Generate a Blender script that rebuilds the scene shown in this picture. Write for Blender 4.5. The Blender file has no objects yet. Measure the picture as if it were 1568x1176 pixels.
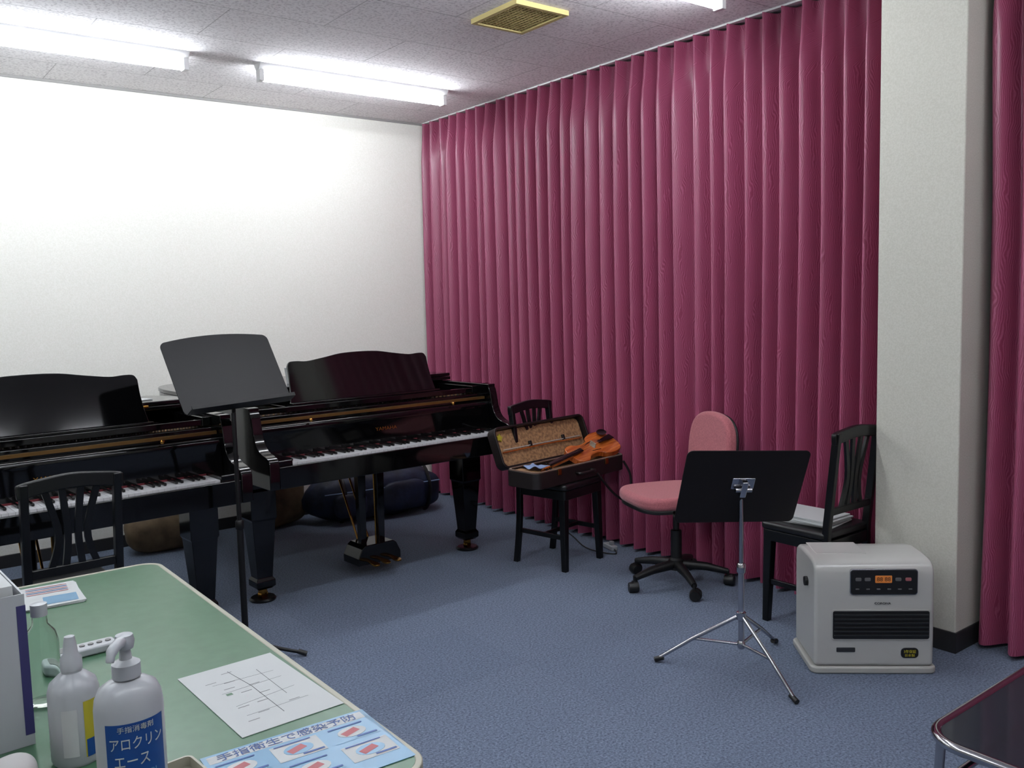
import bpy, bmesh, math, random, bisect
from mathutils import Vector, Matrix, noise
random.seed(7)
SC=bpy.context.scene
try:
    SC.view_settings.view_transform='Standard'
    SC.view_settings.look='None'
except Exception: pass
H=2.79
pi=math.pi
# ---------------- materials ----------------
def lin(c):
    return tuple(((v/255.)/12.92 if v/255.<=0.04045 else ((v/255.+0.055)/1.055)**2.4) for v in c)+(1,)
def P(name,c,rough=.5,metal=0,spec=.5,coat=0,emit=None,es=0,trans=0,alpha=1,sheen=0,ior=None):
    m=bpy.data.materials.new(name);m.use_nodes=True
    b=m.node_tree.nodes['Principled BSDF']
    b.inputs['Base Color'].default_value=lin(c)
    b.inputs['Roughness'].default_value=rough
    b.inputs['Metallic'].default_value=metal
    b.inputs['Specular IOR Level'].default_value=spec
    b.inputs['Coat Weight'].default_value=coat
    b.inputs['Coat Roughness'].default_value=.05
    b.inputs['Transmission Weight'].default_value=trans
    b.inputs['Sheen Weight'].default_value=sheen
    if ior: b.inputs['IOR'].default_value=ior
    if emit:
        b.inputs['Emission Color'].default_value=lin(emit);b.inputs['Emission Strength'].default_value=es
    return m
def N(m,t,**k):
    n=m.node_tree.nodes.new(t)
    for a,b in k.items(): setattr(n,a,b)
    return n
def L(m,a,b): m.node_tree.links.new(a,b)
def bsdf(m): return m.node_tree.nodes['Principled BSDF']
def noisy(m,c1,c2,scale,detail=4,bump=0,bd=.002,stretch=None,coord='Object',lo=.35,hi=.65):
    tc=N(m,'ShaderNodeTexCoord');mp=N(m,'ShaderNodeMapping')
    if stretch: mp.inputs['Scale'].default_value=stretch
    L(m,tc.outputs[coord],mp.inputs[0])
    n=N(m,'ShaderNodeTexNoise');n.inputs['Scale'].default_value=scale;n.inputs['Detail'].default_value=detail
    L(m,mp.outputs[0],n.inputs['Vector'])
    r=N(m,'ShaderNodeValToRGB');r.color_ramp.elements[0].color=lin(c1);r.color_ramp.elements[1].color=lin(c2)
    r.color_ramp.elements[0].position=lo;r.color_ramp.elements[1].position=hi
    L(m,n.outputs['Fac'],r.inputs[0]);L(m,r.outputs[0],bsdf(m).inputs['Base Color'])
    if bump:
        b=N(m,'ShaderNodeBump');b.inputs['Strength'].default_value=bump;b.inputs['Distance'].default_value=bd
        L(m,n.outputs['Fac'],b.inputs['Height']);L(m,b.outputs[0],bsdf(m).inputs['Normal'])
    return m,r
M={}
M['black']=P('piano_black',(5,5,6),.07,spec=.4,coat=.15)
M['blackw']=P('black_wood',(9,10,12),.28,spec=.38)
M['vinyl']=P('black_vinyl',(12,12,14),.4)
M['stand']=P('stand_black',(14,14,16),.42,spec=.3)
M['standb']=P('stand_brown_black',(20,15,15),.42,spec=.3)
M['plast']=P('black_plastic',(13,13,15),.45)
M['gold']=P('brass',(175,130,64),.25,1)
M['plate']=P('iron_plate_gold',(115,86,46),.35,.7)
M['ivory']=P('white_key',(196,196,198),.15)
M['bkey']=P('black_key',(7,7,8),.2)
M['felt']=P('felt_red',(90,20,30),.9)
M['chrome']=P('chrome',(180,180,185),.12,1)
M['steel']=P('steel_grey',(120,120,125),.35,.8)
M['paper']=P('paper',(180,183,183),.7)
M['ink']=P('ink',(45,45,50),.7)
M['inklt']=P('ink_light',(115,115,115),.7)
M['white']=P('white_plastic',(166,169,173),.3)
M['heat']=P('heater_shell',(180,180,176),.25)
M['heatb']=P('heater_base',(172,172,167),.35)
M['grill']=P('grille_dark',(20,21,23),.35)
M['louv']=P('louver',(66,68,70),.3,.6)
M['lcd']=P('lcd_orange',(150,95,45),.4,emit=(210,120,50),es=.28)
M['btn']=P('button_grey',(95,95,95),.4)
M['blue']=P('label_blue',(10,62,128),.4)
M['ltblue']=P('label_ltblue',(98,140,170),.3)
M['yellow']=P('yellow',(168,158,40),.5)
M['cream']=P('cream_edge',(158,156,141),.4)
M['pinkp']=P('pink_print',(158,90,94),.6)
M['glass']=P('clear_glass',(235,245,240),.03,trans=1,ior=1.3)
M['smoke']=P('smoked_glass',(60,62,70),.06,trans=.55,spec=.7,ior=1.2)
M['vent']=P('vent_cream',(192,176,120),.7,spec=.2)
M['ventd']=P('vent_dark',(80,64,36),.8)
M['fix']=P('fixture_white',(215,215,215),.4)
M['trim']=P('trim_grey',(150,148,146),.6)
M['tube']=P('lamp_tube',(255,255,255),.4,emit=(243,249,255),es=52)
M['skirt']=P('baseboard_dark',(36,36,38),.5)
M['cableb']=P('cable_black',(25,25,25),.5)
M['kraft']=P('case_shell',(22,15,15),.45)
M['string']=P('string',(190,190,185),.3,1)
M['cloth']=P('cloth_blue',(120,140,175),.8)
M['purple']=P('box_purple',(48,46,95),.5)
M['tissue']=P('tissue',(178,176,175),.8)
M['pink']=P('pink_fabric',(158,90,96),.85,sheen=.2);noisy(M['pink'],(148,80,87),(172,98,104),180,2,bump=.2)
M['bag']=P('navy_nylon',(28,34,58),.6);noisy(M['bag'],(14,21,40),(30,40,68),9,3,bump=.5,bd=.02)
M['bagb']=P('brown_fabric',(96,78,58),.8);noisy(M['bagb'],(74,58,40),(102,85,62),10,3,bump=.5,bd=.02)
M['lining']=P('case_lining',(140,95,60),.6);noisy(M['lining'],(120,88,60),(166,128,90),60,5,bump=.2,lo=.38,hi=.62)
M['velvet']=P('case_velvet',(98,66,46),.9,sheen=.3)
M['violin']=P('violin_wood',(170,80,26),.2,coat=.6);noisy(M['violin'],(140,60,18),(184,100,40),8,4,stretch=(1,12,1))
M['wall']=P('wall_paper_white',(240,238,228),.85,spec=.2);noisy(M['wall'],(229,228,219),(237,236,229),160,3,bump=.25,bd=.001)
M['pil']=P('pillar_white',(212,209,197),.8,spec=.2);noisy(M['pil'],(190,188,177),(200,198,188),160,3,bump=.3,bd=.001)
# ceiling
m=M['ceil']=P('ceiling_tile',(200,195,196),.9,spec=.1)
tc=N(m,'ShaderNodeTexCoord')
n1=N(m,'ShaderNodeTexNoise');n1.inputs['Scale'].default_value=75;n1.inputs['Detail'].default_value=5;L(m,tc.outputs['Object'],n1.inputs['Vector'])
r1=N(m,'ShaderNodeValToRGB');r1.color_ramp.elements[0].position=.38;r1.color_ramp.elements[1].position=.5
r1.color_ramp.elements[0].color=lin((212,208,210));r1.color_ramp.elements[1].color=lin((241,238,239));L(m,n1.outputs['Fac'],r1.inputs[0])
bk=N(m,'ShaderNodeTexBrick');bk.offset=.5;bk.inputs['Scale'].default_value=1;bk.inputs['Brick Width'].default_value=.91;bk.inputs['Row Height'].default_value=.455
bk.inputs['Mortar Size'].default_value=.003;bk.inputs['Mortar Smooth'].default_value=.2
bk.inputs['Color1'].default_value=(1,1,1,1);bk.inputs['Color2'].default_value=(.95,.95,.95,1);bk.inputs['Mortar'].default_value=(.6,.6,.6,1)
L(m,tc.outputs['Object'],bk.inputs['Vector'])
mx=N(m,'ShaderNodeMix',data_type='RGBA',blend_type='MULTIPLY');mx.inputs[0].default_value=1
L(m,r1.outputs[0],mx.inputs[6]);L(m,bk.outputs['Color'],mx.inputs[7]);L(m,mx.outputs[2],bsdf(m).inputs['Base Color'])
bp=N(m,'ShaderNodeBump');bp.inputs['Strength'].default_value=.35;bp.inputs['Distance'].default_value=.003;L(m,n1.outputs['Fac'],bp.inputs['Height']);L(m,bp.outputs[0],bsdf(m).inputs['Normal'])
# carpet
m=M['carpet']=P('carpet_blue',(100,115,140),.95,spec=.1,sheen=.1)
tc=N(m,'ShaderNodeTexCoord')
n1=N(m,'ShaderNodeTexNoise');n1.inputs['Scale'].default_value=120;n1.inputs['Detail'].default_value=6;n1.inputs['Roughness'].default_value=.75;L(m,tc.outputs['Object'],n1.inputs['Vector'])
r1=N(m,'ShaderNodeValToRGB');r1.color_ramp.elements[0].position=.36;r1.color_ramp.elements[1].position=.66
r1.color_ramp.elements[0].color=lin((60,71,90));r1.color_ramp.elements[1].color=lin((128,140,160));L(m,n1.outputs['Fac'],r1.inputs[0])
ck=N(m,'ShaderNodeTexBrick');ck.offset=0;ck.inputs['Scale'].default_value=1;ck.inputs['Brick Width'].default_value=.5;ck.inputs['Row Height'].default_value=.5;ck.inputs['Mortar Size'].default_value=.0015
ck.inputs['Color1'].default_value=(1,1,1,1);ck.inputs['Color2'].default_value=(.87,.89,.91,1);ck.inputs['Mortar'].default_value=(.82,.82,.84,1);L(m,tc.outputs['Object'],ck.inputs['Vector'])
mx=N(m,'ShaderNodeMix',data_type='RGBA',blend_type='MULTIPLY');mx.inputs[0].default_value=1
L(m,r1.outputs[0],mx.inputs[6]);L(m,ck.outputs['Color'],mx.inputs[7]);L(m,mx.outputs[2],bsdf(m).inputs['Base Color'])
bp=N(m,'ShaderNodeBump');bp.inputs['Strength'].default_value=.5;bp.inputs['Distance'].default_value=.003;L(m,n1.outputs['Fac'],bp.inputs['Height']);L(m,bp.outputs[0],bsdf(m).inputs['Normal'])
m=M['green']=P('table_green',(80,116,88),.3,spec=.4);noisy(m,(64,98,74),(70,104,80),30,3)
# curtain moire
m=M['curt']=P('curtain_moire',(160,50,92),.36,spec=.6,sheen=.25)
b=bsdf(m);b.inputs['Sheen Tint'].default_value=lin((255,150,190))
uv=N(m,'ShaderNodeUVMap');mp=N(m,'ShaderNodeMapping');mp.inputs['Scale'].default_value=(9,4.5,1);L(m,uv.outputs[0],mp.inputs[0])
n1=N(m,'ShaderNodeTexNoise');n1.inputs['Scale'].default_value=1;n1.inputs['Detail'].default_value=2;L(m,mp.outputs[0],n1.inputs['Vector'])
mp2=N(m,'ShaderNodeMapping');mp2.inputs['Scale'].default_value=(45,34,1);L(m,uv.outputs[0],mp2.inputs[0])
n2=N(m,'ShaderNodeTexNoise');n2.inputs['Scale'].default_value=1;n2.inputs['Detail'].default_value=3;L(m,mp2.outputs[0],n2.inputs['Vector'])
sx=N(m,'ShaderNodeSeparateXYZ');L(m,uv.outputs[0],sx.inputs[0])
a1=N(m,'ShaderNodeMath',operation='MULTIPLY');a1.inputs[1].default_value=760;L(m,sx.outputs[0],a1.inputs[0])
a2=N(m,'ShaderNodeMath',operation='MULTIPLY_ADD');a2.inputs[1].default_value=70;L(m,n1.outputs['Fac'],a2.inputs[0]);L(m,a1.outputs[0],a2.inputs[2])
a3=N(m,'ShaderNodeMath',operation='MULTIPLY_ADD');a3.inputs[1].default_value=6;L(m,n2.outputs['Fac'],a3.inputs[0]);L(m,a2.outputs[0],a3.inputs[2])
a4=N(m,'ShaderNodeMath',operation='SINE');L(m,a3.outputs[0],a4.inputs[0])
r1=N(m,'ShaderNodeValToRGB');r1.color_ramp.elements[0].position=.3;r1.color_ramp.elements[1].position=.95
r1.color_ramp.elements[0].color=lin((132,50,80));r1.color_ramp.elements[1].color=lin((162,86,114))
a5=N(m,'ShaderNodeMath',operation='MULTIPLY_ADD');a5.inputs[1].default_value=.5;a5.inputs[2].default_value=.5;L(m,a4.outputs[0],a5.inputs[0])
L(m,a5.outputs[0],r1.inputs[0]);L(m,r1.outputs[0],b.inputs['Base Color'])

# ---------------- geometry helpers ----------------
def link(o,par=None):
    SC.collection.objects.link(o)
    if par: o.parent=par
    return o
def E(name,loc=(0,0,0),rz=0):
    o=bpy.data.objects.new(name,None);o.location=loc;o.rotation_euler=(0,0,rz);o.empty_display_size=.1
    return link(o)
def mk(name,par,vs,fs,mat,bev=0,seg=3,loc=(0,0,0),rot=(0,0,0),ang=35,flat=False,solid=True):
    me=bpy.data.meshes.new(name);me.from_pydata([tuple(v) for v in vs],[],fs)
    if solid:
        bm=bmesh.new();bm.from_mesh(me);bmesh.ops.recalc_face_normals(bm,faces=bm.faces);bm.to_mesh(me);bm.free()
    for m in (mat if isinstance(mat,(list,tuple)) else [mat]): me.materials.append(m)
    if not flat:
        me.polygons.foreach_set('use_smooth',[True]*len(me.polygons))
        if not bev:
            try: me.set_sharp_from_angle(angle=math.radians(ang))
            except Exception: pass
    me.update()
    o=bpy.data.objects.new(name,me);o.location=loc;o.rotation_euler=rot;link(o,par)
    if bev:
        md=o.modifiers.new('b','BEVEL');md.width=bev;md.segments=seg;md.limit_method='ANGLE';md.angle_limit=math.radians(ang);md.harden_normals=True
    return o
CF=[(0,1,2,3),(7,6,5,4),(0,4,5,1),(1,5,6,2),(2,6,7,3),(3,7,4,0)]
def cubev(x0,x1,y0,y1,z0,z1):
    return [(x0,y0,z0),(x1,y0,z0),(x1,y1,z0),(x0,y1,z0),(x0,y0,z1),(x1,y0,z1),(x1,y1,z1),(x0,y1,z1)]
def box(name,par,size,loc,mat,bev=0,rot=(0,0,0),seg=2):
    a,b,c=[s/2 for s in size]
    return mk(name,par,cubev(-a,a,-b,b,-c,c),CF,mat,bev,seg,loc,rot)
def bx(name,par,x0,x1,y0,y1,z0,z1,mat,bev=0,seg=2):
    return box(name,par,(x1-x0,y1-y0,z1-z0),((x0+x1)/2,(y0+y1)/2,(z0+z1)/2),mat,bev,seg=seg)
def multi(name,par,boxes,mat,bev=0,**k):
    vs=[];fs=[]
    for b in boxes:
        n=len(vs);vs+=cubev(*b);fs+=[tuple(i+n for i in f) for f in CF]
    return mk(name,par,vs,fs,mat,bev,**k)
def prism(name,par,pts,a0,a1,mat,axis='z',bev=0,seg=3,loc=(0,0,0),rot=(0,0,0),ang=35):
    def q(p,h):
        return (p[0],p[1],h) if axis=='z' else ((h,p[0],p[1]) if axis=='x' else (p[0],h,p[1]))
    n=len(pts);vs=[q(p,a0) for p in pts]+[q(p,a1) for p in pts]
    fs=[tuple(range(n)),tuple(range(2*n-1,n-1,-1))]+[(i,(i+1)%n,(i+1)%n+n,i+n) for i in range(n)]
    return mk(name,par,vs,fs,mat,bev,seg,loc,rot,ang)
def cat(pts,n=6,closed=False):
    out=[];m=len(pts)
    rng=range(m) if closed else range(m-1)
    for i in rng:
        g=lambda k:(pts[k%m] if closed else pts[min(max(k,0),m-1)])
        p0,p1,p2,p3=[Vector(g(i+j)) for j in (-1,0,1,2)]
        for k in range(n):
            t=k/n
            out.append(tuple(.5*((2*p1)+(-p0+p2)*t+(2*p0-5*p1+4*p2-p3)*t*t+(-p0+3*p1-3*p2+p3)*t**3)))
    if not closed: out.append(tuple(pts[-1]))
    return out
def ribbon(name,par,path,th,z0,z1,mat,closed=False,bev=0,**k):
    P2=[Vector((p[0],p[1])) for p in path];n=len(P2);inn=[]
    for i in range(n):
        a=P2[(i-1)%n] if (closed or i>0) else P2[i];b=P2[(i+1)%n] if (closed or i<n-1) else P2[i]
        t=(b-a).normalized();inn.append(P2[i]+Vector((-t.y,t.x))*th)
    vs=[];
    for i in range(n):
        vs+=[(P2[i].x,P2[i].y,z0),(P2[i].x,P2[i].y,z1),(inn[i].x,inn[i].y,z1),(inn[i].x,inn[i].y,z0)]
    fs=[]
    for i in range(n if closed else n-1):
        a=4*i;b=4*((i+1)%n)
        for j in range(4): fs.append((a+j,b+j,b+(j+1)%4,a+(j+1)%4))
    if not closed: fs+=[(0,1,2,3),(4*n-1,4*n-2,4*n-3,4*n-4)]
    return mk(name,par,vs,fs,mat,bev,**k)
def sweep(name,par,pts,r,mat,seg=12,closed=False,loc=(0,0,0),rot=(0,0,0)):
    pts=[Vector(p) for p in pts];n=len(pts);rr=r if isinstance(r,(list,tuple)) else [r]*n
    vs=[];fs=[];up=None
    for i in range(n):
        a=pts[(i-1)%n] if (closed or i>0) else pts[i];b=pts[(i+1)%n] if (closed or i<n-1) else pts[i]
        t=(b-a).normalized()
        if up is None:
            up=Vector((0,0,1)) if abs(t.z)<.9 else Vector((1,0,0))
        u=(up-t*up.dot(t)).normalized();v=t.cross(u);up=u
        for k in range(seg):
            an=2*pi*k/seg;vs.append(pts[i]+(u*math.cos(an)+v*math.sin(an))*rr[i])
    for i in range(n if closed else n-1):
        a=i*seg;b=((i+1)%n)*seg
        for k in range(seg): fs.append((a+k,a+(k+1)%seg,b+(k+1)%seg,b+k))
    if not closed: fs+=[tuple(range(seg-1,-1,-1)),tuple(range((n-1)*seg,n*seg))]
    return mk(name,par,vs,fs,mat,loc=loc,rot=rot,ang=50)
def lathe(name,par,prof,mat,loc=(0,0,0),rot=(0,0,0),seg=32,sx=1,sy=1,ang=40):
    vs=[];fs=[];n=len(prof)
    for r,z in prof:
        for k in range(seg):
            an=2*pi*k/seg;vs.append((max(r,1e-5)*math.cos(an)*sx,max(r,1e-5)*math.sin(an)*sy,z))
    for i in range(n-1):
        for k in range(seg): fs.append((i*seg+k,i*seg+(k+1)%seg,(i+1)*seg+(k+1)%seg,(i+1)*seg+k))
    fs+=[tuple(range(seg-1,-1,-1)),tuple(range((n-1)*seg,n*seg))]
    return mk(name,par,vs,fs,mat,loc=loc,rot=rot,ang=ang)
def rrect(x0,x1,y0,y1,r,n=6):
    out=[]
    for cx,cy,a in ((x1-r,y1-r,0),(x0+r,y1-r,pi/2),(x0+r,y0+r,pi),(x1-r,y0+r,1.5*pi)):
        for k in range(n+1):
            t=a+pi/2*k/n;out.append((cx+r*math.cos(t),cy+r*math.sin(t)))
    return out
def text(name,par,s,size,loc,rot,mat,ext=.0005,fitw=None,ell=None):
    c=bpy.data.curves.new(name,'FONT');c.body=s;c.size=size;c.extrude=ext;c.align_x='CENTER';c.align_y='CENTER'
    o=bpy.data.objects.new(name+'_f',c);SC.collection.objects.link(o)
    dg=bpy.context.evaluated_depsgraph_get();me=bpy.data.meshes.new_from_object(o.evaluated_get(dg))
    bpy.data.objects.remove(o)
    if fitw and len(me.vertices):
        xs=[v.co.x for v in me.vertices];k=fitw/(max(xs)-min(xs));mid=(max(xs)+min(xs))/2
        for v in me.vertices: v.co.x=(v.co.x-mid)*k
    if ell:  # wrap on an elliptical bottle: (R, sy, angle offset)
        R,sy,ao=ell
        for v in me.vertices:
            a=v.co.x/R+ao;q=R+.0012+v.co.z
            v.co=Vector((q*math.sin(a),-q*math.cos(a)*sy,v.co.y))
    me.materials.clear();me.materials.append(mat)
    ob=bpy.data.objects.new(name,me);ob.location=loc;ob.rotation_euler=rot;return link(ob,par)

# ---------------- room ----------------
XL=-6.2;YN=-8.2
bx('floor',None,XL,.3,YN,.15,-.1,0,M['carpet'])
bx('ceiling',None,XL,.3,YN,.15,H,H+.1,M['ceil'])
bx('wall_back',None,XL,.3,0,.12,0,H,M['wall'])
bx('wall_right',None,.18,.3,YN,0,0,H,M['wall'])
bx('wall_left',None,XL-.1,XL,YN,.12,0,H,M['wall'])
bx('wall_front',None,XL,.3,YN-.1,YN,0,H,M['wall'])
bx('baseboard_back',None,XL,.18,-.012,0,0,.075,M['skirt'],.003)
bx('baseboard_left',None,XL,XL+.012,YN,-.012,0,.075,M['skirt'])
pl=E('pillar')
bx('pillar_shaft',pl,-.10,.18,-4.09,-3.74,0,H,M['pil'],.006)
bx('pillar_baseboard',pl,-.106,.17,-4.096,-3.734,0,.085,M['skirt'],.002)
bx('trim_1',None,XL,.1,-.012,0,H-.014,H,M['trim'])

def curtain(name,y0,y1,seed):
    rnd=random.Random(seed);L_=abs(y1-y0);root=E(name);sp=.112
    cs=[];s=0.03
    while s<L_-.02:
        cs.append(s);s+=sp+rnd.uniform(-.014,.016)
    amp=[rnd.uniform(.66,1.0) for _ in cs]
    ns=int(L_/.0045);nz=40;top=H-.012;bot=.02
    vs=[];uvs=[]
    for j in range(nz+1):
        z=bot+(top-bot)*j/nz
        if j==nz-1: z=top-.03
        d=top-z
        bl=min(1,max(0,(d-.02)/.30));bl=bl*bl*(3-2*bl)
        arc=0;prev=None
        for i in range(ns+1):
            s=i*L_/ns
            wob=.026*noise.noise(Vector((s*1.1,z*.35,seed*3.1)))*min(1,d)+.010*noise.noise(Vector((s*5,z*.4,seed)))*min(1,d)
            sw=s+wob
            k=bisect.bisect(cs,sw)-1
            if k<0: c0=cs[0]-sp;c1=cs[0];a0=a1=amp[0]
            elif k>=len(cs)-1: c0=cs[-1];c1=cs[-1]+sp;a0=a1=amp[-1]
            else: c0=cs[k];c1=cs[k+1];a0=amp[k];a1=amp[k+1]
            t=(sw-c0)/(c1-c0);A=a0+(a1-a0)*t
            w=.5+.5*math.cos(2*pi*t)
            w=w**(1.1+.7*noise.noise(Vector((s*2.5,z*.3,9))))
            dn=min(sw-c0,c1-sw)
            pin=math.exp(-(dn/.013)**2)
            x=.100-(1-bl)*.085*pin-bl*(.122*A*w)
            x+=.010*bl*(1-w)*noise.noise(Vector((s*16,z*.5,4)))
            y=y0-s if y1<y0 else y0+s
            vs.append((x,y,z))
            p=(x,y)
            if prev: arc+=math.hypot(p[0]-prev[0],p[1]-prev[1])
            prev=p;uvs.append((arc,z))
    fs=[];W_=ns+1
    for j in range(nz):
        for i in range(ns):
            fs.append((j*W_+i,j*W_+i+1,(j+1)*W_+i+1,(j+1)*W_+i))
    o=mk('fabric',root,vs,fs,M['curt'],ang=180,solid=False)
    ul=o.data.uv_layers.new(name='UVMap')
    for lp in o.data.loops: ul.data[lp.index].uv=uvs[lp.vertex_index]
    bx('rail',root,.035,.06,min(y0,y1),max(y0,y1),H-.010,H-.001,M['fix'])
curtain('curtain',-.03,-3.725,1)
curtain('curtain.001',-4.105,-8.1,2)

# ---------------- lights ----------------
def fluo(x0,x1,y):
    r=E('fluorescent_light',((x0+x1)/2,y,H))
    hl=(x1-x0)/2
    prism('housing',r,[(-.045,0),(-.042,-.010),(-.020,-.036),(.020,-.036),(.042,-.010),(.045,0)],-hl,hl,M['fix'],axis='x')
    sweep('tube',r,[(-hl+.03,0,-.066),(hl-.03,0,-.066)],.026,M['tube'],16)
    for s in (-1,1):
        bx('socket',r,s*(hl-.015)-.014,s*(hl-.015)+.014,-.026,.026,-.094,-.034,M['fix'],.004)
for y in (-.95,-3.15,-5.35):
    for x0,x1 in ((-1.60,-.37),(-3.21,-1.98),(-4.82,-3.59)):
        fluo(x0,x1,y)
v=E('ceiling_vent',(-.895,-2.385,H))
ribbon('frame',v,[(-.155,.175),(-.155,-.175),(.155,-.175),(.155,.175)],.03,-.022,0,M['vent'],closed=True)
bx('back',v,-.13,.13,-.15,.15,-.004,-.001,M['ventd'])
multi('slats',v,[(-.126,.126,y-.0032,y+.0032,-.016,-.005) for y in [-.132+.022*i for i in range(13)]],M['vent'])
multi('slats_cross',v,[(x-.002,x+.002,-.145,.145,-.018,-.005) for x in [-.11+.022*i for i in range(11)]],M['vent'])

# ---------------- grand piano ----------------
def grand(loc,rz):
    g=E('grand_piano',loc,rz)
    core=[(1.355,.62),(1.33,.80),(1.24,.95),(1.10,1.06),(.96,1.17),(.87,1.30),(.80,1.44),(.73,1.57),(.62,1.67),(.46,1.725),(.28,1.73),(.10,1.69),(-.03,1.60),(-.10,1.47),(-.13,1.30)]
    cv=cat(core,6)
    path=[(1.355,.16),(1.355,.40)]+cv+[(-.13,.8),(-.13,.16)]
    body=[(1.345,.2)]+[(p[0]*.985+.008,p[1]*.992) for p in cv]+[(-.12,.2)]
    prism('body',g,body,.64,.90,M['black'])
    prism('iron_plate',g,[(1.30,.19),(1.30,.62),(-.08,.62),(-.08,.19)],.901,.915,M['plate'])
    ribbon('rim',g,path,.05,.62,.985,M['black'],bev=.004)
    prof=[(-.03,.62),(-.032,.735),(-.022,.758),(.01,.772),(.06,.785),(.10,.81),(.125,.85),(.138,.90),(.15,.95),(.17,.978),(.20,.985),(.24,.985),(.24,.62)]
    for nm,a,b in (('arm_left',-.13,-.08),('arm_right',1.305,1.355)):
        prism(nm,g,cat(prof[1:11],3)[:-1]+[(.20,.985),(.24,.985),(.24,.62),(-.03,.62)],a,b,M['black'],axis='x',bev=.004,ang=60)
    bx('keybed',g,-.08,1.305,-.01,.3,.62,.70,M['black'])
    bx('key_slip',g,-.08,1.305,-.03,-.008,.62,.722,M['black'],.004)
    bx('key_block_left',g,-.08,-.002,-.008,.15,.70,.748,M['black'],.006)
    bx('key_block_right',g,1.227,1.305,-.008,.15,.70,.748,M['black'],.006)
    kw=1.225/52
    multi('white_keys',g,[(i*kw+.0006,(i+1)*kw-.0006,0,.15,.70,.73) for i in range(52)],M['ivory'],flat=True)
    bk=[]
    for i in range(51):
        if i%7 in (0,2,3,5,6): bk.append(((i+1)*kw-.0055,(i+1)*kw+.0055,.052,.15,.73,.742))
    multi('black_keys',g,bk,M['bkey'],.002,seg=1)
    bx('felt_strip',g,0,1.225,.146,.152,.72,.738,M['felt'])
    prism('fallboard',g,[(.152,.715),(.150,.74),(.165,.855),(.158,.872),(.166,.885),(.185,.888),(.205,.875),(.21,.70)],-.078,1.303,M['black'],axis='x',bev=.002,ang=60)
    bx('action_cover',g,-.08,1.305,.205,.255,.80,.93,M['black'],.003)
    text('maker_lettering',g,'YAMAHA',.026,(.6125,.1565,.81),(math.radians(83),0,0),M['gold'],fitw=.13)
    for u in (.18,1.045):
        lathe('brass_knob',g,[(.004,0),(.004,.012),(.009,.014),(.009,.02),(.004,.024)],M['gold'],loc=(u,.165,.90),rot=(pi/2,0,0),seg=12)
    multi('tuning_pins',g,[(u-.003,u+.003,vv-.003,vv+.003,.915,.94) for u in [-.05+.027*i for i in range(50)] for vv in (.34,.38,.42)],M['steel'],flat=True)
    bx('desk_shelf',g,.12,1.105,.27,.56,.945,.960,M['black'],.003)
    bx('desk_rail_left',g,-.078,-.04,.26,.60,.93,.972,M['black'],.003)
    bx('desk_rail_right',g,1.265,1.303,.26,.60,.93,.972,M['black'],.003)
    bx('desk_bar',g,-.05,1.27,.262,.285,.935,.962,M['black'],.003)
    top=cat([(.185,.20),(.20,.222),(.24,.225),(.30,.222),(.40,.236),(.50,.252),(.6125,.256),(.725,.252),(.825,.236),(.925,.222),(.985,.225),(1.025,.222),(1.04,.20)],4)
    out=[(.165,0),(.168,.02)]+[(.178,.07),(.184,.14)]+top+[(1.041,.14),(1.047,.07),(1.057,.02),(1.06,0)]
    prism('music_desk',g,out,0,.014,M['black'],axis='y',bev=.003,loc=(0,.33,.962),rot=(math.radians(-17),0,0),ang=50)
    bx('desk_ledge',g,.16,1.065,.295,.335,.960,.972,M['black'],.003)
    sweep('desk_prop',g,[(.6,.52,.962),(.6,.40,1.12)],.006,M['gold'],8)
    lid=[(1.362,.60),(1.362,.63)]+[(p[0]*1.006-.002,p[1]*1.006) for p in cv[2:]]+[(-.137,1.2),(-.137,.60)]
    prism('lid',g,lid,.987,1.007,M['black'],bev=.004,ang=60)
    fl=[p for p in lid if p[1]<.95 and p[0]>.5]
    prism('lid_front_flap',g,[(1.362,.605)]+[p for p in fl if p[1]>.61]+[(-.137,.95),(-.137,.605)],1.0085,1.028,M['black'],bev=.004,ang=60)
    for u in (.1,1.1):
        sweep('lid_hinge',g,[(u-.05,.60,1.008),(u+.05,.60,1.008)],.006,M['gold'],8)
    for nm,u,vv in (('leg_front_left',-.03,.34),('leg_front_right',1.255,.34),('leg_back',.46,1.42)):
        def sq(h,z):return [(-h,-h,z),(h,-h,z),(h,h,z),(-h,h,z)]
        rings=[(.062,.64),(.062,.60),(.054,.59),(.054,.57),(.066,.56),(.066,.42),(.060,.41),(.040,.12),(.050,.105),(.050,.075),(.034,.06)]
        vs=[];fs=[]
        for h,z in rings: vs+=sq(h,z)
        for i in range(len(rings)-1):
            for k in range(4): fs.append((4*i+k,4*i+(k+1)%4,4*i+4+(k+1)%4,4*i+4+k))
        fs+=[(0,1,2,3),tuple(range(len(vs)-4,len(vs)))]
        mk(nm,g,vs,fs,M['black'],.003,2,loc=(u,vv,0),ang=20)
        lathe('caster_fork',g,[(.018,.03),(.022,.045),(.020,.062)],M['gold'],loc=(u,vv,0),seg=16)
        lathe('caster_wheel',g,[(.006,-.012),(.024,-.012),(.026,0),(.024,.012),(.006,.012)],M['gold'],loc=(u,vv,.028),rot=(pi/2,0,.4),seg=20)
        lathe('caster_cup',g,[(.02,.0),(.062,.0),(.066,.008),(.058,.016),(.03,.012)],M['blackw'],loc=(u,vv,0),seg=28)
    bx('lyre_top',g,.49,.735,.30,.44,.59,.64,M['black'],.004)
    for u in (.555,.67):
        mk('lyre_post',g,[(u-.025,.33,.60),(u+.025,.33,.60),(u+.025,.375,.60),(u-.025,.375,.60),(u-.018,.335,.17),(u+.018,.335,.17),(u+.018,.37,.17),(u-.018,.37,.17)],CF,M['black'],.004)
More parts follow.
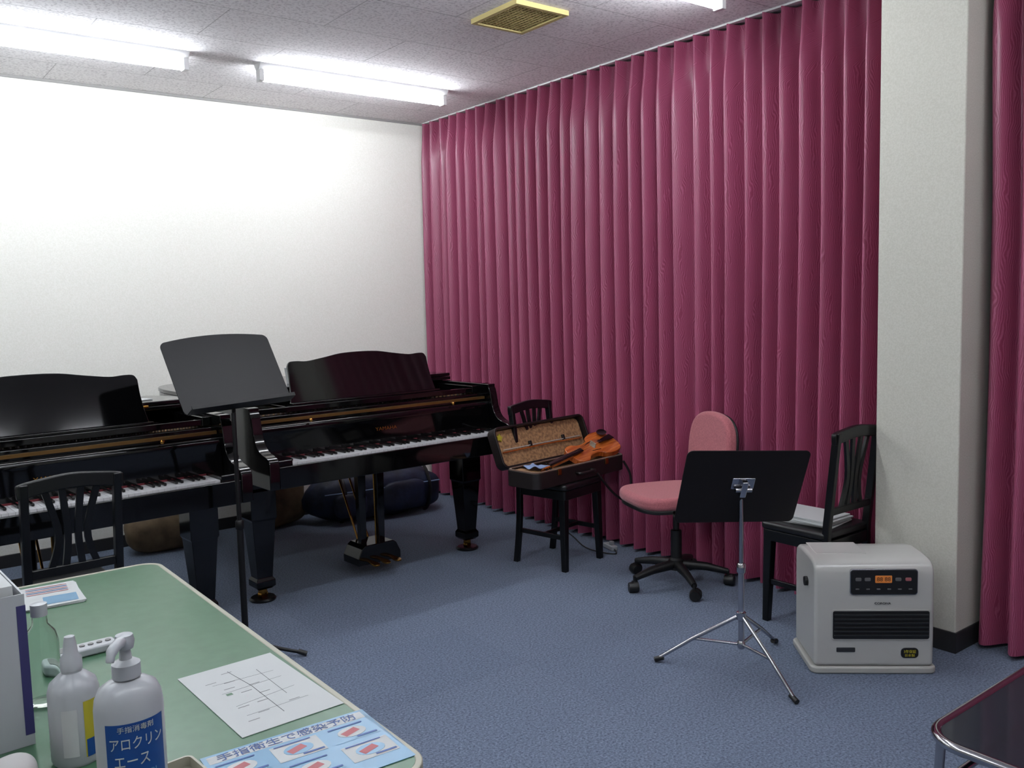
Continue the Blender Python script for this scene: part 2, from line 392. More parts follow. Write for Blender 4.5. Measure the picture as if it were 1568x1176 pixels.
    prism('lyre_box',g,[(.48,.07),(.745,.07),(.745,.11),(.72,.16),(.70,.175),(.525,.175),(.505,.16),(.48,.11)],.27,.43,M['black'],axis='y',bev=.004,ang=25)
    for u in (.545,.6125,.68):
        prism('pedal',g,cat([(-.012,.10),(-.012,.0),(-.02,-.06),(-.014,-.085),(0,-.09),(.014,-.085),(.02,-.06),(.012,0),(.012,.1)],4),0,.009,M['gold'],bev=.002,loc=(u,.27,.085),rot=(math.radians(4),0,0))
    for u in (.58,.645):
        sweep('lyre_brace',g,[(u,.42,.13),(u,.72,.645)],.006,M['gold'],8)
        sweep('pedal_rod',g,[(u,.36,.17),(u,.36,.6)],.004,M['gold'],8)
    return g
A=grand((-1.913,-1.889,0),.045)
B=grand((-3.532,-2.13,0),.066)
k=E('sheet_music',(-2.52,-1.25,1.029),.3);bx('sheet',k,-.105,.105,-.149,.149,0,.004,M['paper'])
k=E('pencil_box',(-2.75,-1.33,1.029),.1);bx('case',k,-.07,.07,-.04,.04,0,.05,M['blackw'],.006);bx('case_lid',k,-.071,.071,-.041,.041,.05,.056,M['plast'],.002)
k=E('paper_cup',(-1.555,-1.10,1.029));lathe('cup',k,[(.026,0),(.036,.085),(.038,.088),(.034,.086),(.025,.006)],M['paper'])

# ---------------- chairs ----------------
def pchair(loc,rz,hs=.48,hb=.89,w=.36,d=.35):
    c=E('piano_chair',loc,rz);hw=w/2;hd=d/2
    prism('seat_cushion',c,rrect(-hw,hw,-hd,hd-.01,.025),hs-.035,hs,M['vinyl'],bev=.014,seg=4)
    prism('seat_frame',c,rrect(-hw+.008,hw-.008,-hd+.008,hd-.005,.015),hs-.085,hs-.036,M['blackw'],bev=.003)
    def leg(nm,x,y,tx,ty,ztop,a,b):
        mk(nm,c,[(x-b,y-b,0),(x+b,y-b,0),(x+b,y+b,0),(x-b,y+b,0),(tx-a,ty-a,ztop),(tx+a,ty-a,ztop),(tx+a,ty+a,ztop),(tx-a,ty+a,ztop)],CF,M['blackw'],.004)
    for s in (-1,1):
        leg('leg_front',s*(hw-.02),-hd+.025,s*(hw-.03),-hd+.035,hs-.06,.021,.015)
        pts=[(hd+.015,0),(hd-.01,.2),(hd-.018,hs-.05),(hd-.005,hs+.1),(hd+.03,hb-.02)]
        f=cat(pts,5)
        pr=[(y-.016,z) for y,z in f]+[(y+.016,z) for y,z in reversed(f)]
        prism('back_post',c,pr,s*(hw-.018)-.013,s*(hw-.018)+.013,M['blackw'],axis='x',bev=.004,ang=60)
        bx('side_stretcher',c,s*(hw-.025)-.008,s*(hw-.025)+.008,-hd+.04,hd-.02,.17,.195,M['blackw'],.003)
    bx('cross_stretcher',c,-hw+.03,hw-.03,-.01,.01,.172,.192,M['blackw'],.003)
    yb=hd+.026
    top=cat([(-hw-.002,-.055),(-hw-.004,-.016),(-hw+.01,-.004),(-hw*.55,.006),(0,.014),(hw*.55,.006),(hw-.01,-.004),(hw+.004,-.016),(hw+.002,-.055)],4)
    bot=cat([(hw*.8,-.05),(hw*.4,-.040),(0,-.036),(-hw*.4,-.040),(-hw*.8,-.05)],4)
    prism('crest_rail',c,[(p[0],p[1]+hb-.014) for p in top+bot],yb-.012,yb+.012,M['blackw'],axis='y',bev=.005,ang=50)
    bx('lower_rail',c,-hw+.03,hw-.03,hd-.012,hd+.006,hs+.075,hs+.105,M['blackw'],.003)
    sl=math.radians(5.5)
    for x0,x1 in ((-.072,-.05),(-.026,-.018),(.026,.018),(.072,.05)):
        z0=hs+.1;z1=hb-.045
        pr=cat([(x0*1.0,z0),(x1*.9,(z0+z1)/2-.02),(x0*1.15,z1)],6)
        poly=[(p[0]-.011,p[1]) for p in pr]+[(p[0]+.011,p[1]) for p in reversed(pr)]
        prism('slat',c,poly,-.006,.006,M['blackw'],axis='y',loc=(0,hd-.003-math.sin(sl)*z0,0),rot=(-sl,0,0))
    return c
pchair((-2.985,-2.325,0),pi+.05,hs=.5,hb=.92,w=.325)
pchair((-.42,-2.05,0),.2,hs=.475,hb=.895)
pchair((-.195,-3.515,0),pi,hs=.455,hb=.90,w=.34,d=.34)
k=E('sheet_music.001',(-.20,-3.49,.456),.1)
for i in range(5):
    box('page_%d'%i,k,(.21,.28,.006),(random.uniform(-.01,.01),random.uniform(-.01,.01),.0035+i*.0065),M['paper'],.001,(0,0,random.uniform(-.12,.12)))

# ---------------- violin case + violin ----------------
vc=E('violin_case',(-.395,-2.09,.477),.14)
cw=.115;cx_=.375
ol=rrect(-cx_,cx_,-cw,cw,.04)
ribbon('tray_wall',vc,ol,.012,0,.085,M['kraft'],closed=True,bev=.003)
ribbon('tray_rim',vc,[(x*.99,y*.97) for x,y in ol],.010,.085,.090,M['velvet'],closed=True)
prism('tray_bottom',vc,rrect(-cx_+.002,cx_-.002,-cw+.002,cw-.002,.038),0,.012,M['kraft'])
prism('tray_lining',vc,rrect(-cx_+.013,cx_-.013,-cw+.013,cw-.013,.03),.012,.040,M['lining'],bev=.004)
bx('tray_divider',vc,.24,.252,-.10,.10,.04,.078,M['lining'],.003)
bx('accessory_box',vc,-.355,-.27,-.10,.10,.04,.080,M['lining'],.008)
lid=E('case_lid_pivot',(0,cw,.088));lid.parent=vc;lid.rotation_euler=(math.radians(-112),0,0)
lo=[(x,y-cw) for x,y in ol]
ribbon('lid_wall',lid,lo,.012,-.0,.055,M['kraft'],closed=True,bev=.003)
prism('lid_top',lid,[(x*.995,y) for x,y in lo],.048,.060,M['kraft'])
prism('lid_lining',lid,[(x*.95,(y+cw)*.88-cw) for x,y in lo],.036,.0485,M['lining'],bev=.003)
for x in (-.1,.18):
    bx('bow_clip',lid,x-.010,x+.010,-.13,-.10,.022,.036,M['kraft'],.003)
sweep('bow_stick',lid,[(-.33,-.09,.025),(0,-.095,.022),(.33,-.09,.025)],.004,M['violin'],8)
sweep('bow_hair',lid,[(-.32,-.105,.025),(.32,-.105,.025)],.0025,M['tissue'],6)
star=[( (.024 if i%2==0 else .013)*math.cos(i*pi/5),(.024 if i%2==0 else .013)*math.sin(i*pi/5)) for i in range(10)]
prism('star_charm',lid,star,.026,.033,M['yellow'],loc=(-.32,-.175,0))
for x in (-.2,.2):
    bx('latch',vc,x-.014,x+.014,-cw-.006,-cw,.055,.088,M['gold'],.002)
hp=[(-.06,-cw-.002,.045),(-.055,-cw-.03,.045),(.055,-cw-.03,.045),(.06,-cw-.002,.045)]
sweep('handle',vc,cat(hp,5),.008,M['kraft'],8)
sweep('strap',vc,cat([(.35,-.12,.05),(.385,-.14,-.03),(.37,-.15,-.12),(.30,-.16,-.16),(.2,-.155,-.10),(.1,-.13,.02)],6),.007,M['kraft'],8)
cl=E('cloth',(-.655,-2.14,.558),.3)
vs=[];fs=[];n=14
for i in range(n+1):
    for j in range(n+1):
        x=(i/n-.5)*.09;y=(j/n-.5)*.11
        vs.append((x,y,.012+.018*(noise.noise(Vector((x*22,y*22,1)))+.5)))
for i in range(n):
    for j in range(n): fs.append((i*(n+1)+j,(i+1)*(n+1)+j,(i+1)*(n+1)+j+1,i*(n+1)+j+1))
o=mk('cloth_sheet',cl,vs,fs,M['cloth'],ang=180,solid=False);md=o.modifiers.new('s','SOLIDIFY');md.thickness=.002
vi=E('violin',(-.20,-2.07,.590),.10);vi.rotation_euler=(math.radians(24),math.radians(-10),.10)
half=[(0,.175),(.04,.172),(.07,.155),(.082,.125),(.078,.095),(.062,.075),(.054,.045),(.054,.015),(.062,-.01),(.085,-.03),(.100,-.07),(.103,-.11),(.092,-.15),(.055,-.175),(0,-.182)]
hs_=cat(half,3);oo=hs_+[(-p[0],p[1]) for p in reversed(hs_[1:-1])]
oo=[(p[1]*-1,p[0]) for p in oo]
prism('violin_body',vi,oo,0,.036,M['violin'],bev=.006,ang=50)
bx('fingerboard',vi,-.36,-.09,-.014,.014,.045,.053,M['bkey'],.002)
bx('neck',vi,-.33,-.165,-.011,.011,.022,.046,M['violin'],.005)
bx('pegbox',vi,-.40,-.33,-.010,.010,.018,.044,M['violin'],.004)
sweep('scroll',vi,[(-.40+.018*math.cos(t)*(1-t/16),0,.02-.018*math.sin(t)*(1-t/16)) for t in [i*.5 for i in range(24)]],.006,M['violin'],8)
for i in range(4):
    s=1 if i%2 else -1
    sweep('peg',vi,[(-.39+i*.015,-.012*s,.032),(-.39+i*.015,.035*s,.032)],[.0035,.006],M['bkey'],8)
bx('bridge',vi,.0,.004,-.02,.02,.036,.066,M['cream'])
for s in (-1,1): prism('f_hole',vi,[(-.03,s*.028),(-.028,s*.033),(.03,s*.045),(.032,s*.040)],.0361,.0366,M['bkey'])
prism('tailpiece',vi,[(.05,-.01),(.05,.01),(.165,.02),(.165,-.02)],.048,.054,M['bkey'])
lathe('chin_rest',vi,[(.001,.05),(.03,.05),(.034,.056),(.02,.053)],M['bkey'],loc=(.14,.055,0),sx=1,sy=.8)
for i in range(4):
    y=-.009+.006*i;sweep('string_%d'%i,vi,[(-.36,y*.6,.055),(.002,y*1.6,.068),(.07,y,.055)],.0007,M['string'],5)

# ---------------- office chair ----------------
oc=E('office_chair',(-.26,-2.76,0),0)
R_=math.radians
for i in range(5):
    a=2*pi*i/5+R_(25)
    dx,dy=math.cos(a),math.sin(a)
    sweep('base_arm_%d'%i,oc,[(dx*.03,dy*.03,.105),(dx*.15,dy*.15,.095),(dx*.255,dy*.255,.072)],[.026,.021,.015],M['plast'],10)
    lathe('caster_hood',oc,[(.006,-.013),(.028,-.013),(.028,.013),(.006,.013)],M['plast'],loc=(dx*.262+.01,dy*.262,.030),rot=(pi/2,0,a+1.2),seg=20)
    lathe('caster_wheel',oc,[(.006,-.024),(.024,-.024),(.026,-.016),(.026,.016),(.024,.024),(.006,.024)],M['plast'],loc=(dx*.262,dy*.262,.027),rot=(pi/2,0,a+1.2),seg=20)
    sweep('caster_pin',oc,[(dx*.255,dy*.255,.04),(dx*.255,dy*.255,.08)],.008,M['plast'],8)
lathe('gas_column',oc,[(.04,.08),(.038,.13),(.028,.14),(.028,.28),(.016,.285),(.016,.40)],M['plast'])
ft=E('chair_top',(0,0,0),R_(-20));ft.parent=oc
bx('tilt_mechanism',ft,-.12,.10,-.07,.07,.385,.425,M['plast'],.01)
seat=cat([(-.26,0),(-.25,.13),(-.19,.20),(-.05,.215),(.10,.20),(.17,.15),(.185,0),(.17,-.15),(.10,-.20),(-.05,-.215),(-.19,-.20),(-.25,-.13)],5,True)
prism('seat_shell',ft,[(x*.96,y*.96) for x,y in seat],.415,.435,M['plast'],bev=.006,ang=60)
prism('seat_pad',ft,seat,.43,.495,M['pink'],bev=.028,seg=5,ang=60)
sweep('back_support',ft,cat([(.05,0,.40),(.19,0,.405),(.25,0,.47),(.245,0,.62),(.23,0,.70)],5),.016,M['plast'],10)
bk_=cat([(-.175,-.14),(-.20,.0),(-.185,.12),(-.12,.185),(0,.205),(.12,.185),(.185,.12),(.20,0),(.175,-.14),(.08,-.175),(-.08,-.175)],5,True)
prism('back_pad',ft,bk_,-.03,.025,M['pink'],axis='x',bev=.022,seg=5,loc=(.205,0,.665),rot=(0,R_(6),0),ang=60)
prism('back_shell',ft,[(x*.97,y*.97) for x,y in bk_],.02,.034,M['plast'],axis='x',bev=.006,loc=(.207,0,.665),rot=(0,R_(6),0),ang=60)

# ---------------- heater ----------------
hx=E('fan_heater',(-.412,-3.865,0),math.atan2(-.31,.35))
prism('base',hx,rrect(-.235,.235,-.165,.145,.03),0,.028,M['heatb'],bev=.008)
body=[(-.157,.028),(-.159,.20),(-.156,.36),(-.154,.395),(-.147,.415),(-.13,.43),(-.10,.438),(-.05,.441),(.05,.441),(.10,.435),(.125,.42),(.132,.39),(.132,.028)]
prism('shell',hx,body,-.222,.222,M['heat'],axis='x',bev=.014,seg=4,ang=60)
def onfront(nm,x0,x1,z0,z1,th,mat,r=.008,off=0):
    return prism(nm,hx,rrect(x0,x1,z0,z1,r),-.158-th-off,-.150,mat,axis='y',bev=.0012,ang=40)
onfront('panel_rim',-.092,.158,.309,.409,.003,M['chrome'],.012)
onfront('control_panel',-.089,.155,.312,.406,.005,M['grill'],.010)
onfront('display',.0,.062,.357,.385,.0065,M['lcd'],.003)
text('display_digits',hx,'88 88',.022,(.031,-.1652,.371),(pi/2,0,0),M['grill'],.0002,fitw=.05)
for i,x in enumerate((-.062,-.028,.085,.122)):
    onfront('button_%d'%i,x-.011,x+.011,.364,.377,.007,M['btn'] if i!=3 else M['pinkp'],.004)
for i in range(6):
    x=-.065+i*.039;onfront('key_%d'%i,x-.007,x+.007,.330,.335,.006,M['btn'],.002)
onfront('grille_rim',-.16,.208,.132,.252,.003,M['heatb'],.010)
onfront('grille',-.155,.203,.137,.247,.004,M['grill'],.008)
multi('louvers',hx,[(-.15,.198,-.170,-.160,z,z+.0035) for z in (.152,.168,.184,.200,.216,.232)],M['louv'])
text('brand_label',hx,'CORONA',.012,(.03,-.1605,.276),(pi/2,0,0),M['ink'],fitw=.06)
onfront('sticker',.10,.165,.062,.102,.002,M['grill'],.015)
text('sticker_text',hx,'3年保証',.014,(.133,-.161,.087),(pi/2,0,0),M['yellow'],fitw=.045)
text('sticker_text2',hx,'日本製',.012,(.133,-.161,.072),(pi/2,0,0),M['yellow'],fitw=.036)
onfront('badge',-.14,-.07,.085,.103,.002,M['louv'],.003)
lathe('side_knob',hx,[(.001,0),(.018,0),(.018,.012),(.001,.013)],M['plast'],loc=(-.222,-.05,.33),rot=(0,-pi/2,0))
bx('tank_lid',hx,-.19,.0,-.06,.10,.438,.4425,M['heat'],.002)
for x in (-.2,.2): bx('foot_pad',hx,x-.02,x+.02,-.13,.11,-.0,.003,M['grill'])

# ---------------- power strip and cable ----------------
ps=E('power_strip',(-.06,-2.07,0),1.3);bx('body',ps,-.055,.055,-.02,.02,0,.028,M['white'],.006)
bx('plug',ps,-.03,-.005,-.012,.012,.028,.05,M['white'],.004)
sweep('cord',ps,cat([(-.05,0,.01),(-.12,.03,.005),(-.05,.09,.005),(.1,.12,.005),(.4,.07,.005),(.8,.05,.005),(1.4,.06,.005)],8),.0035,M['cableb'],6)

# ---------------- bags ----------------
def blob(name,par,a,b,c,loc,rot,mat,pw=.55,nz_=.06,seed=0):
    vs=[];fs=[];nu=36;nv=20
    def sg(v,p): return math.copysign(abs(v)**p,v)
    for j in range(nv+1):
        ph=-pi/2+pi*j/nv
        for i in range(nu):
            t=2*pi*i/nu
            x=a*sg(math.cos(ph),pw)*sg(math.cos(t),pw);y=b*sg(math.cos(ph),pw)*sg(math.sin(t),pw);z=c*sg(math.sin(ph),pw)
            f=1+nz_*noise.noise(Vector((x*6,y*6,z*6+seed)))
            vs.append((x*f,y*f,max(z*f,-loc[2]+.001)))
    for j in range(nv):
        for i in range(nu): fs.append((j*nu+i,j*nu+(i+1)%nu,(j+1)*nu+(i+1)%nu,(j+1)*nu+i))
    return mk(name,par,vs,fs,mat,loc=loc,rot=rot,ang=180)
ib=E('instrument_bag',(-.66,-.37,0),-.10)
blob('bag_body',ib,.47,.15,.165,(0,0,.165),(0,0,0),M['bag'],.6,.16,1)
blob('bag_pocket',ib,.16,.05,.10,(.14,-.14,.15),(0,0,0),M['bag'],.5,.1,4)
blob('bag_pocket_2',ib,.11,.04,.08,(-.24,-.14,.13),(0,0,0),M['bag'],.5,.1,8)
for x in (-.28,-.04,.34):
    sweep('strap',ib,[(x,.163*math.cos(t),.165+.172*math.sin(t)) for t in [i*pi/12-.6 for i in range(20)]],.012,M['plast'],6)
sweep('zip_line',ib,[(x/100.,-.158+.0002*abs(x),.22) for x in range(-42,43,6)],.004,M['cloth'],6)
ib2=E('instrument_bag.001',(-1.29,-.17,0),.1)
blob('bag_body',ib2,.19,.12,.18,(0,0,.18),(0,.0,0),M['bagb'],.7,.15,2)
sweep('handle',ib2,cat([(-.08,-.1,.30),(-.05,-.11,.36),(.05,-.11,.36),(.08,-.1,.30)],5),.009,M['plast'],8)
ib3=E('instrument_bag.002',(-2.05,-.24,0),0)
blob('bag_body',ib3,.24,.12,.12,(0,0,.12),(0,.0,0),M['bagb'],.7,.15,5)
sweep('handle',ib3,cat([(-.08,-.06,.20),(-.05,-.07,.26),(.05,-.07,.26),(.08,-.06,.20)],5),.009,M['plast'],8)

# ---------------- table ----------------
tb=E('office_table',(-3.222,-3.79,0))
hx_,hy_=.375,.775
prism('top',tb,rrect(-hx_+.012,hx_-.012,-hy_+.012,hy_-.012,.05,8),.672,.70,M['green'])
ribbon('edge_band',tb,rrect(-hx_,hx_,-hy_,hy_,.06,8),.013,.668,.7015,M['cream'],closed=True,bev=.003)
for sx_ in (-1,1):
    for sy_ in (-1,1):
        sweep('leg',tb,[(sx_*.30,sy_*.68,0),(sx_*.30,sy_*.68,.672)],.016,M['steel'],12)
        lathe('foot',tb,[(.02,0),(.022,.01),(.018,.03)],M['plast'],loc=(sx_*.30,sy_*.68,0),seg=16)
    bx('apron',tb,sx_*.30-.01,sx_*.30+.01,-.68,.68,.62,.67,M['steel'],.003)
for sy_ in (-1,1): bx('end_apron',tb,-.30,.30,sy_*.68-.01,sy_*.68+.01,.62,.67,M['steel'],.003)
Z=.7005
def line(par,pts,w,mat,z=.0012):
    vs=[];fs=[]
    for (x0,y0),(x1,y1) in zip(pts[:-1],pts[1:]):
        d=Vector((x1-x0,y1-y0)).normalized();n=Vector((-d.y,d.x))*w/2;k_=len(vs)
        vs+=[(x0+n.x,y0+n.y,z),(x1+n.x,y1+n.y,z),(x1-n.x,y1-n.y,z),(x0-n.x,y0-n.y,z)];fs.append((k_,k_+1,k_+2,k_+3))
    mk('line',par,vs,fs,mat,flat=True,solid=False)
mp_=E('map_sheet',(-2.965,-4.10,Z),.03)
bx('sheet',mp_,-.10,.10,-.165,.165,0,.001,M['paper'])
line(mp_,[(-.01,.13),(.0,.03),(.0,-.12)],.0012,M['ink']);line(mp_,[(.04,.10),(.038,-.05)],.001,M['ink'])
for y in (.08,.03,-.04,-.09): line(mp_,[(-.06,y),(.065,y+.008*random.uniform(-2,2))],.001,M['ink'])
for i in range(12):
    x=random.uniform(-.075,.05);y=random.uniform(-.13,.13);line(mp_,[(x,y),(x+.022,y)],.0025,M['inklt'])
line(mp_,[(-.055,.02),(-.043,.02)],.010,M['green'],.0015)
fl_=E('flyer',(-3.0,-4.405,Z),-.05)
bx('sheet',fl_,-.148,.148,-.105,.105,0,.001,M['ltblue'])
line(fl_,[(-.14,.085),(.14,.085)],.026,M['paper']);text('title',fl_,'手指衛生で感染予防',.026,(0,.084,.0018),(0,0,0),M['blue'],.0001,fitw=.25)
for i in range(3):
    for j in range(2):
        x=-.10+i*.098;y=.035-.075*j
        line(fl_,[(x-.042,y),(x+.042,y)],.058,M['paper'] if (i+j)%2 else M['ltblue'],.0014)
        e=[(x+.026*math.cos(t),y+.018*math.sin(t)) for t in [q*pi/8 for q in range(16)]]
        prism('figure',fl_,e,.0014,.0019,M['ltblue'] if (i+j)%2 else M['paper'])
        line(fl_,[(x-.018,y-.006),(x+.012,y+.006)],.016,M['pinkp'],.0021);line(fl_,[(x-.0,y-.022),(x+.038,y-.022)],.005,M['blue'],.0021)
        line(fl_,[(x-.035,y+.025),(x+.03,y+.025)],.004,M['blue'],.0021)
lf=E('leaflet',(-3.165,-3.17,Z),-.1)
for i in range(3): box('page_%d'%i,lf,(.142,.20,.0015),(0,0,.001+.002*i),M['paper'],0,(0,0,.03*i))
line(lf,[(-.02,-.05),(.06,-.05)],.07,M['ltblue'],.0063)
for i in range(5): line(lf,[(-.055,.08-.015*i),(.045,.08-.015*i)],.005,M['blue'] if i%2 else M['pinkp'],.0066)
rc=E('remote_control',(-3.195,-3.66,Z),.03)
prism('body',rc,rrect(-.075,.075,-.024,.024,.012),0,.018,M['white'],bev=.005)
prism('screen',rc,rrect(-.06,-.01,-.015,.015,.003),.018,.0188,M['btn'])
for i in range(4): lathe('key',rc,[(.006,0),(.006,.002),(.001,.0025)],M['btn'],loc=(.005+i*.018,0,.018),seg=12)
# pump bottle
pb=E('pump_bottle',(-3.272,-4.40,Z),-.10)
lathe('body',pb,[(.001,.0),(.043,.0),(.047,.006),(.048,.02),(.048,.175),(.046,.19),(.040,.204),(.028,.212),(.019,.216),(.018,.220)],M['white'],seg=40,sx=1,sy=.82)
lathe('collar',pb,[(.020,.218),(.020,.238),(.012,.243),(.009,.244),(.007,.262)],M['white'],seg=24)
lathe('pump_head',pb,[(.001,.260),(.012,.260),(.014,.270),(.012,.280),(.004,.283)],M['white'],seg=24)
sweep('nozzle',pb,cat([(0,0,.272),(-.012,-.020,.274),(-.022,-.036,.270),(-.026,-.043,.258)],4),[.008]*9+[.006]*3+[.005],M['white'],10)
def wraplabel(nm,par,R,z0,z1,a0,a1,mat,sy=1,off=.0006):
    vs=[];fs=[];n=16
    for i in range(n+1):
        a=a0+(a1-a0)*i/n
        for z in (z0,z1): vs.append(((R+off)*math.sin(a),-(R+off)*math.cos(a)*sy,z))
    for i in range(n): fs.append((2*i,2*i+2,2*i+3,2*i+1))
    mk(nm,par,vs,fs,mat,solid=False,ang=180)
wraplabel('label_band',pb,.048,.070,.162,-.85,1.0,M['blue'],.82,.0006)
wraplabel('label_strip',pb,.048,.025,.067,-.85,1.0,M['ltblue'],.82,.0006)
text('label_text0',pb,'手指消毒剤',.010,(0,0,.153),(0,0,0),M['paper'],.0002,fitw=.050,ell=(.048,.82,.05))
text('label_text',pb,'アロクリン',.021,(0,0,.131),(0,0,0),M['paper'],.0002,fitw=.076,ell=(.048,.82,.08))
text('label_text2',pb,'エース',.022,(0,0,.105),(0,0,0),M['paper'],.0002,fitw=.048,ell=(.048,.82,-.1))
text('label_text3',pb,'ALCOHOL',.010,(0,0,.083),(0,0,0),M['ltblue'],.0002,fitw=.06,ell=(.048,.82,.05))
sb=E('spray_bottle',(-3.30,-4.15,Z),-.2)
lathe('body',sb,[(.001,0),(.037,0),(.040,.006),(.040,.12),(.036,.135),(.022,.148),(.016,.152),(.015,.158)],M['white'],seg=36)
lathe('cap',sb,[(.017,.156),(.017,.175),(.012,.182),(.010,.20),(.008,.212),(.001,.214)],M['white'],seg=24)
wraplabel('label_yellow',sb,.040,.015,.11,.35,1.0,M['yellow'],1,.0006)
wraplabel('label_blue',sb,.040,.015,.045,.4,.95,M['blue'],1,.001)
wraplabel('label_stripe',sb,.040,.02,.10,-.5,.1,M['paper'],1,.0006)
cb=E('clear_bottle',(-3.30,-3.87,Z))
lathe('glass',cb,[(.001,0),(.028,0),(.031,.005),(.031,.12),(.026,.14),(.014,.155),(.013,.175),(.011,.175),(.012,.155),(.024,.138),(.029,.12),(.029,.008),(.001,.006)],M['glass'],seg=32)
lathe('cap',cb,[(.015,.172),(.015,.195),(.001,.197)],M['white'],seg=20)
st=E('brochure_box',(-3.412,-3.95,Z),.05)
ribbon('box_wall',st,[(-.07,.10),(-.07,-.10),(.06,-.10),(.06,.10)],.004,0,.27,M['white'],closed=True)
bx('box_bottom',st,-.066,.056,-.096,.096,0,.004,M['white'])
bx('folder',st,-.05,-.03,-.09,.09,.005,.30,M['purple']);bx('folder_2',st,-.02,.0,-.09,.09,.005,.29,M['yellow']);bx('folder_3',st,.015,.045,-.09,.09,.005,.285,M['paper'])
bx('box_side_label',st,.060,.0612,-.095,.095,.02,.25,M['purple'])
bx('box_front_label',st,.046,.0605,-.1012,-.1,.02,.25,M['purple'])
tr=E('small_tray',(-3.185,-4.355,Z),.1)
ribbon('rim',tr,rrect(-.03,.03,-.05,.05,.012),.004,0,.02,M['cream'],closed=True);prism('bottom',tr,rrect(-.028,.028,-.048,.048,.01),0,.003,M['cream'])
ts=E('tissue',(-3.41,-4.20,Z))
blob('crumple',ts,.035,.035,.025,(0,0,.025),(0,0,0),M['tissue'],.8,.9,3);blob('crumple_pink',ts,.03,.03,.02,(.02,-.06,.02),(0,0,0),M['pinkp'],.8,.9,6)

# ---------------- glass table ----------------
gt=E('glass_coffee_table',(-1.22,-5.05,0))
rr_=rrect(-.42,.42,-.30,.30,.09,8)
sweep('top_frame',gt,[(x,y,.42) for x,y in rr_],.012,M['chrome'],12,closed=True)
prism('glass_top',gt,rrect(-.41,.41,-.29,.29,.08,8),.415,.425,M['smoke'])
sweep('lower_frame',gt,[(x*.93,y*.9,.30) for x,y in rr_],.010,M['chrome'],12,closed=True)
for sx_ in (-1,1):
    for sy_ in (-1,1):
        sweep('leg',gt,cat([(sx_*.385,sy_*.27,.42),(sx_*.392,sy_*.272,.30),(sx_*.39,sy_*.27,.15),(sx_*.37,sy_*.25,0)],5),.011,M['chrome'],12)

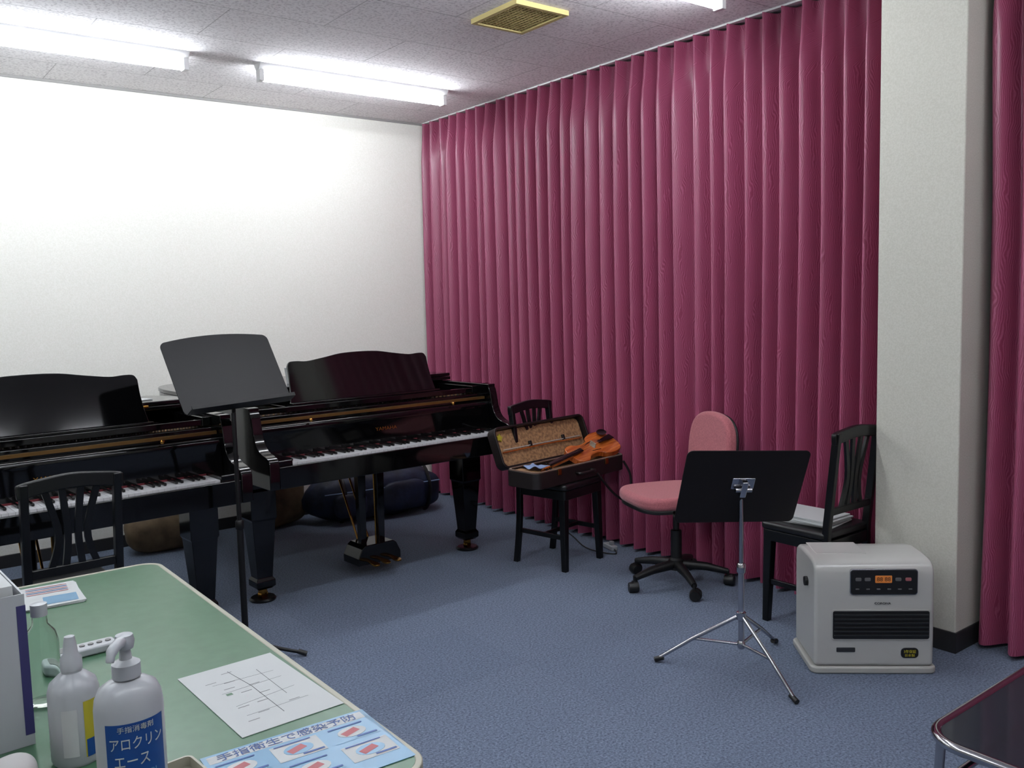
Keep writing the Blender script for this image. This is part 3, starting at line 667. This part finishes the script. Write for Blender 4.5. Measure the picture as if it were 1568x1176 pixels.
# ---------------- music stands ----------------
def stand(loc,feet,cc,yaw,tilt,roll,w,h,matd,matp,ztop,arch=0,hub=.21,rad=1,bracket=True):
    s=E('music_stand',loc)
    sweep('pole_lower',s,[(0,0,hub*.4),(0,0,ztop*.55)],.0115*rad,matp,14)
    sweep('pole_upper',s,[(0,0,ztop*.5),(0,0,ztop)],.008*rad,matp,14)
    lathe('clamp',s,[(.013,-.02),(.017,-.015),(.017,.015),(.013,.02)],matp,loc=(0,0,ztop*.55),seg=16)
    lathe('hub',s,[(.013,-.018),(.019,-.014),(.019,.014),(.013,.018)],matp,loc=(0,0,hub+.005),seg=16)
    lathe('lower_hub',s,[(.012,-.015),(.016,-.01),(.016,.01),(.012,.015)],matp,loc=(0,0,hub*.48),seg=16)
    for fx,fy in feet:
        L_=math.hypot(fx,fy);d=Vector((fx/L_,fy/L_,0))
        sweep('leg',s,[d*.016+Vector((0,0,hub)),d*(L_*.55)+Vector((0,0,hub*.52)),d*(L_-.01)+Vector((0,0,.014))],[.008,.008,.007],matp,10)
        sweep('strut',s,[d*.016+Vector((0,0,hub*.48)),d*(L_*.55)+Vector((0,0,hub*.52))],.006,matp,8)
        sweep('foot_tip',s,[d*(L_-.035)+Vector((0,0,.022)),d*(L_)+Vector((0,0,.0105))],.0105,M['plast'],10)
    mt=Matrix.Translation(cc)@Matrix.Rotation(yaw,4,'Z')@Matrix.Rotation(tilt,4,'X')@Matrix.Rotation(roll,4,'Y')
    dk=E('desk_pivot');dk.parent=s;dk.matrix_local=mt
    o_=rrect(-w/2,w/2,-h/2,h/2,.022,6);n0=[]
    for i,(x,z) in enumerate(o_):
        zz=z+(arch*(1-(2*x/w)**2) if z>0 else 0)
        n0.append((x,zz));x2,z2=o_[(i+1)%len(o_)]
        if z>0 and z2>0 and abs(x2-x)>w*.5:
            for k_ in range(1,12):
                t=k_/12;xx=x+(x2-x)*t;n0.append((xx,h/2+arch*(1-(2*xx/w)**2)))
    prism('desk_plate',dk,n0,-.002,.002,matd,axis='y',bev=.001,ang=60)
    y0,y1=(-.052,0) if not bracket else (0,.052)
    bx('desk_ledge',dk,-w/2+.01,w/2-.01,y0,y1,-h/2,-h/2+.004,matd,.001)
    yl=-.054 if not bracket else .050
    bx('desk_lip',dk,-w/2+.01,w/2-.01,yl,yl+.004,-h/2,-h/2+.016,matd,.001)
    if bracket:
        bx('bracket',dk,-.045,.045,-.008,-.002,-.005,.045,matp,.003)
        bx('bracket_arm',dk,-.012,.012,-.030,-.008,-.03,.04,matp,.004)
        sweep('tilt_knob',dk,[(-.032,-.02,.0),(.032,-.02,.0)],.009,matp,10)
    else:
        bx('bracket',dk,-.035,.035,.002,.010,-.10,.02,matp,.003)
        sweep('tilt_knob',dk,[(-.03,.02,-.08),(.03,.02,-.08)],.010,matp,10)
        q=mt@Vector((0,.012,-.08));sweep('tilt_arm',s,[(0,0,ztop-.01),tuple(q)],.009,matp,10)
    return s
stand((-2.30,-2.22,0),[(.20,-.15),(-.24,-.07),(.03,.25)],(.022,.10,1.185),.16,-.53,-.03,.49,.325,M['stand'],M['stand'],1.03,arch=.022,hub=.07,rad=1.15,bracket=False)
stand((-.86,-3.63,0),[(-.20,.27),(-.10,-.32),(.32,.07)],(-.022,-.02,.728),-.549,.42,.05,.48,.33,M['standb'],M['chrome'],.735)

# ---------------- camera ----------------
C=Vector((-3.5809,-5.7467,1.4498));yaw,pt,ro,f=.6557,-.0924,-.0258,1356.
d=Vector((math.sin(yaw)*math.cos(pt),math.cos(yaw)*math.cos(pt),math.sin(pt)))
r0=Vector((math.cos(yaw),-math.sin(yaw),0));u0=r0.cross(d)
r=math.cos(ro)*r0+math.sin(ro)*u0;u=-math.sin(ro)*r0+math.cos(ro)*u0
cd=bpy.data.cameras.new('camera');cd.sensor_width=36;cd.lens=36*f/1568;cd.clip_start=.02
co=bpy.data.objects.new('camera',cd);SC.collection.objects.link(co)
co.matrix_world=Matrix((( r.x,u.x,-d.x,C.x),(r.y,u.y,-d.y,C.y),(r.z,u.z,-d.z,C.z),(0,0,0,1)))
SC.camera=co
w=bpy.data.worlds.new('world');SC.world=w;w.use_nodes=True
w.node_tree.nodes['Background'].inputs[0].default_value=(.8,.85,1,1);w.node_tree.nodes['Background'].inputs[1].default_value=.3
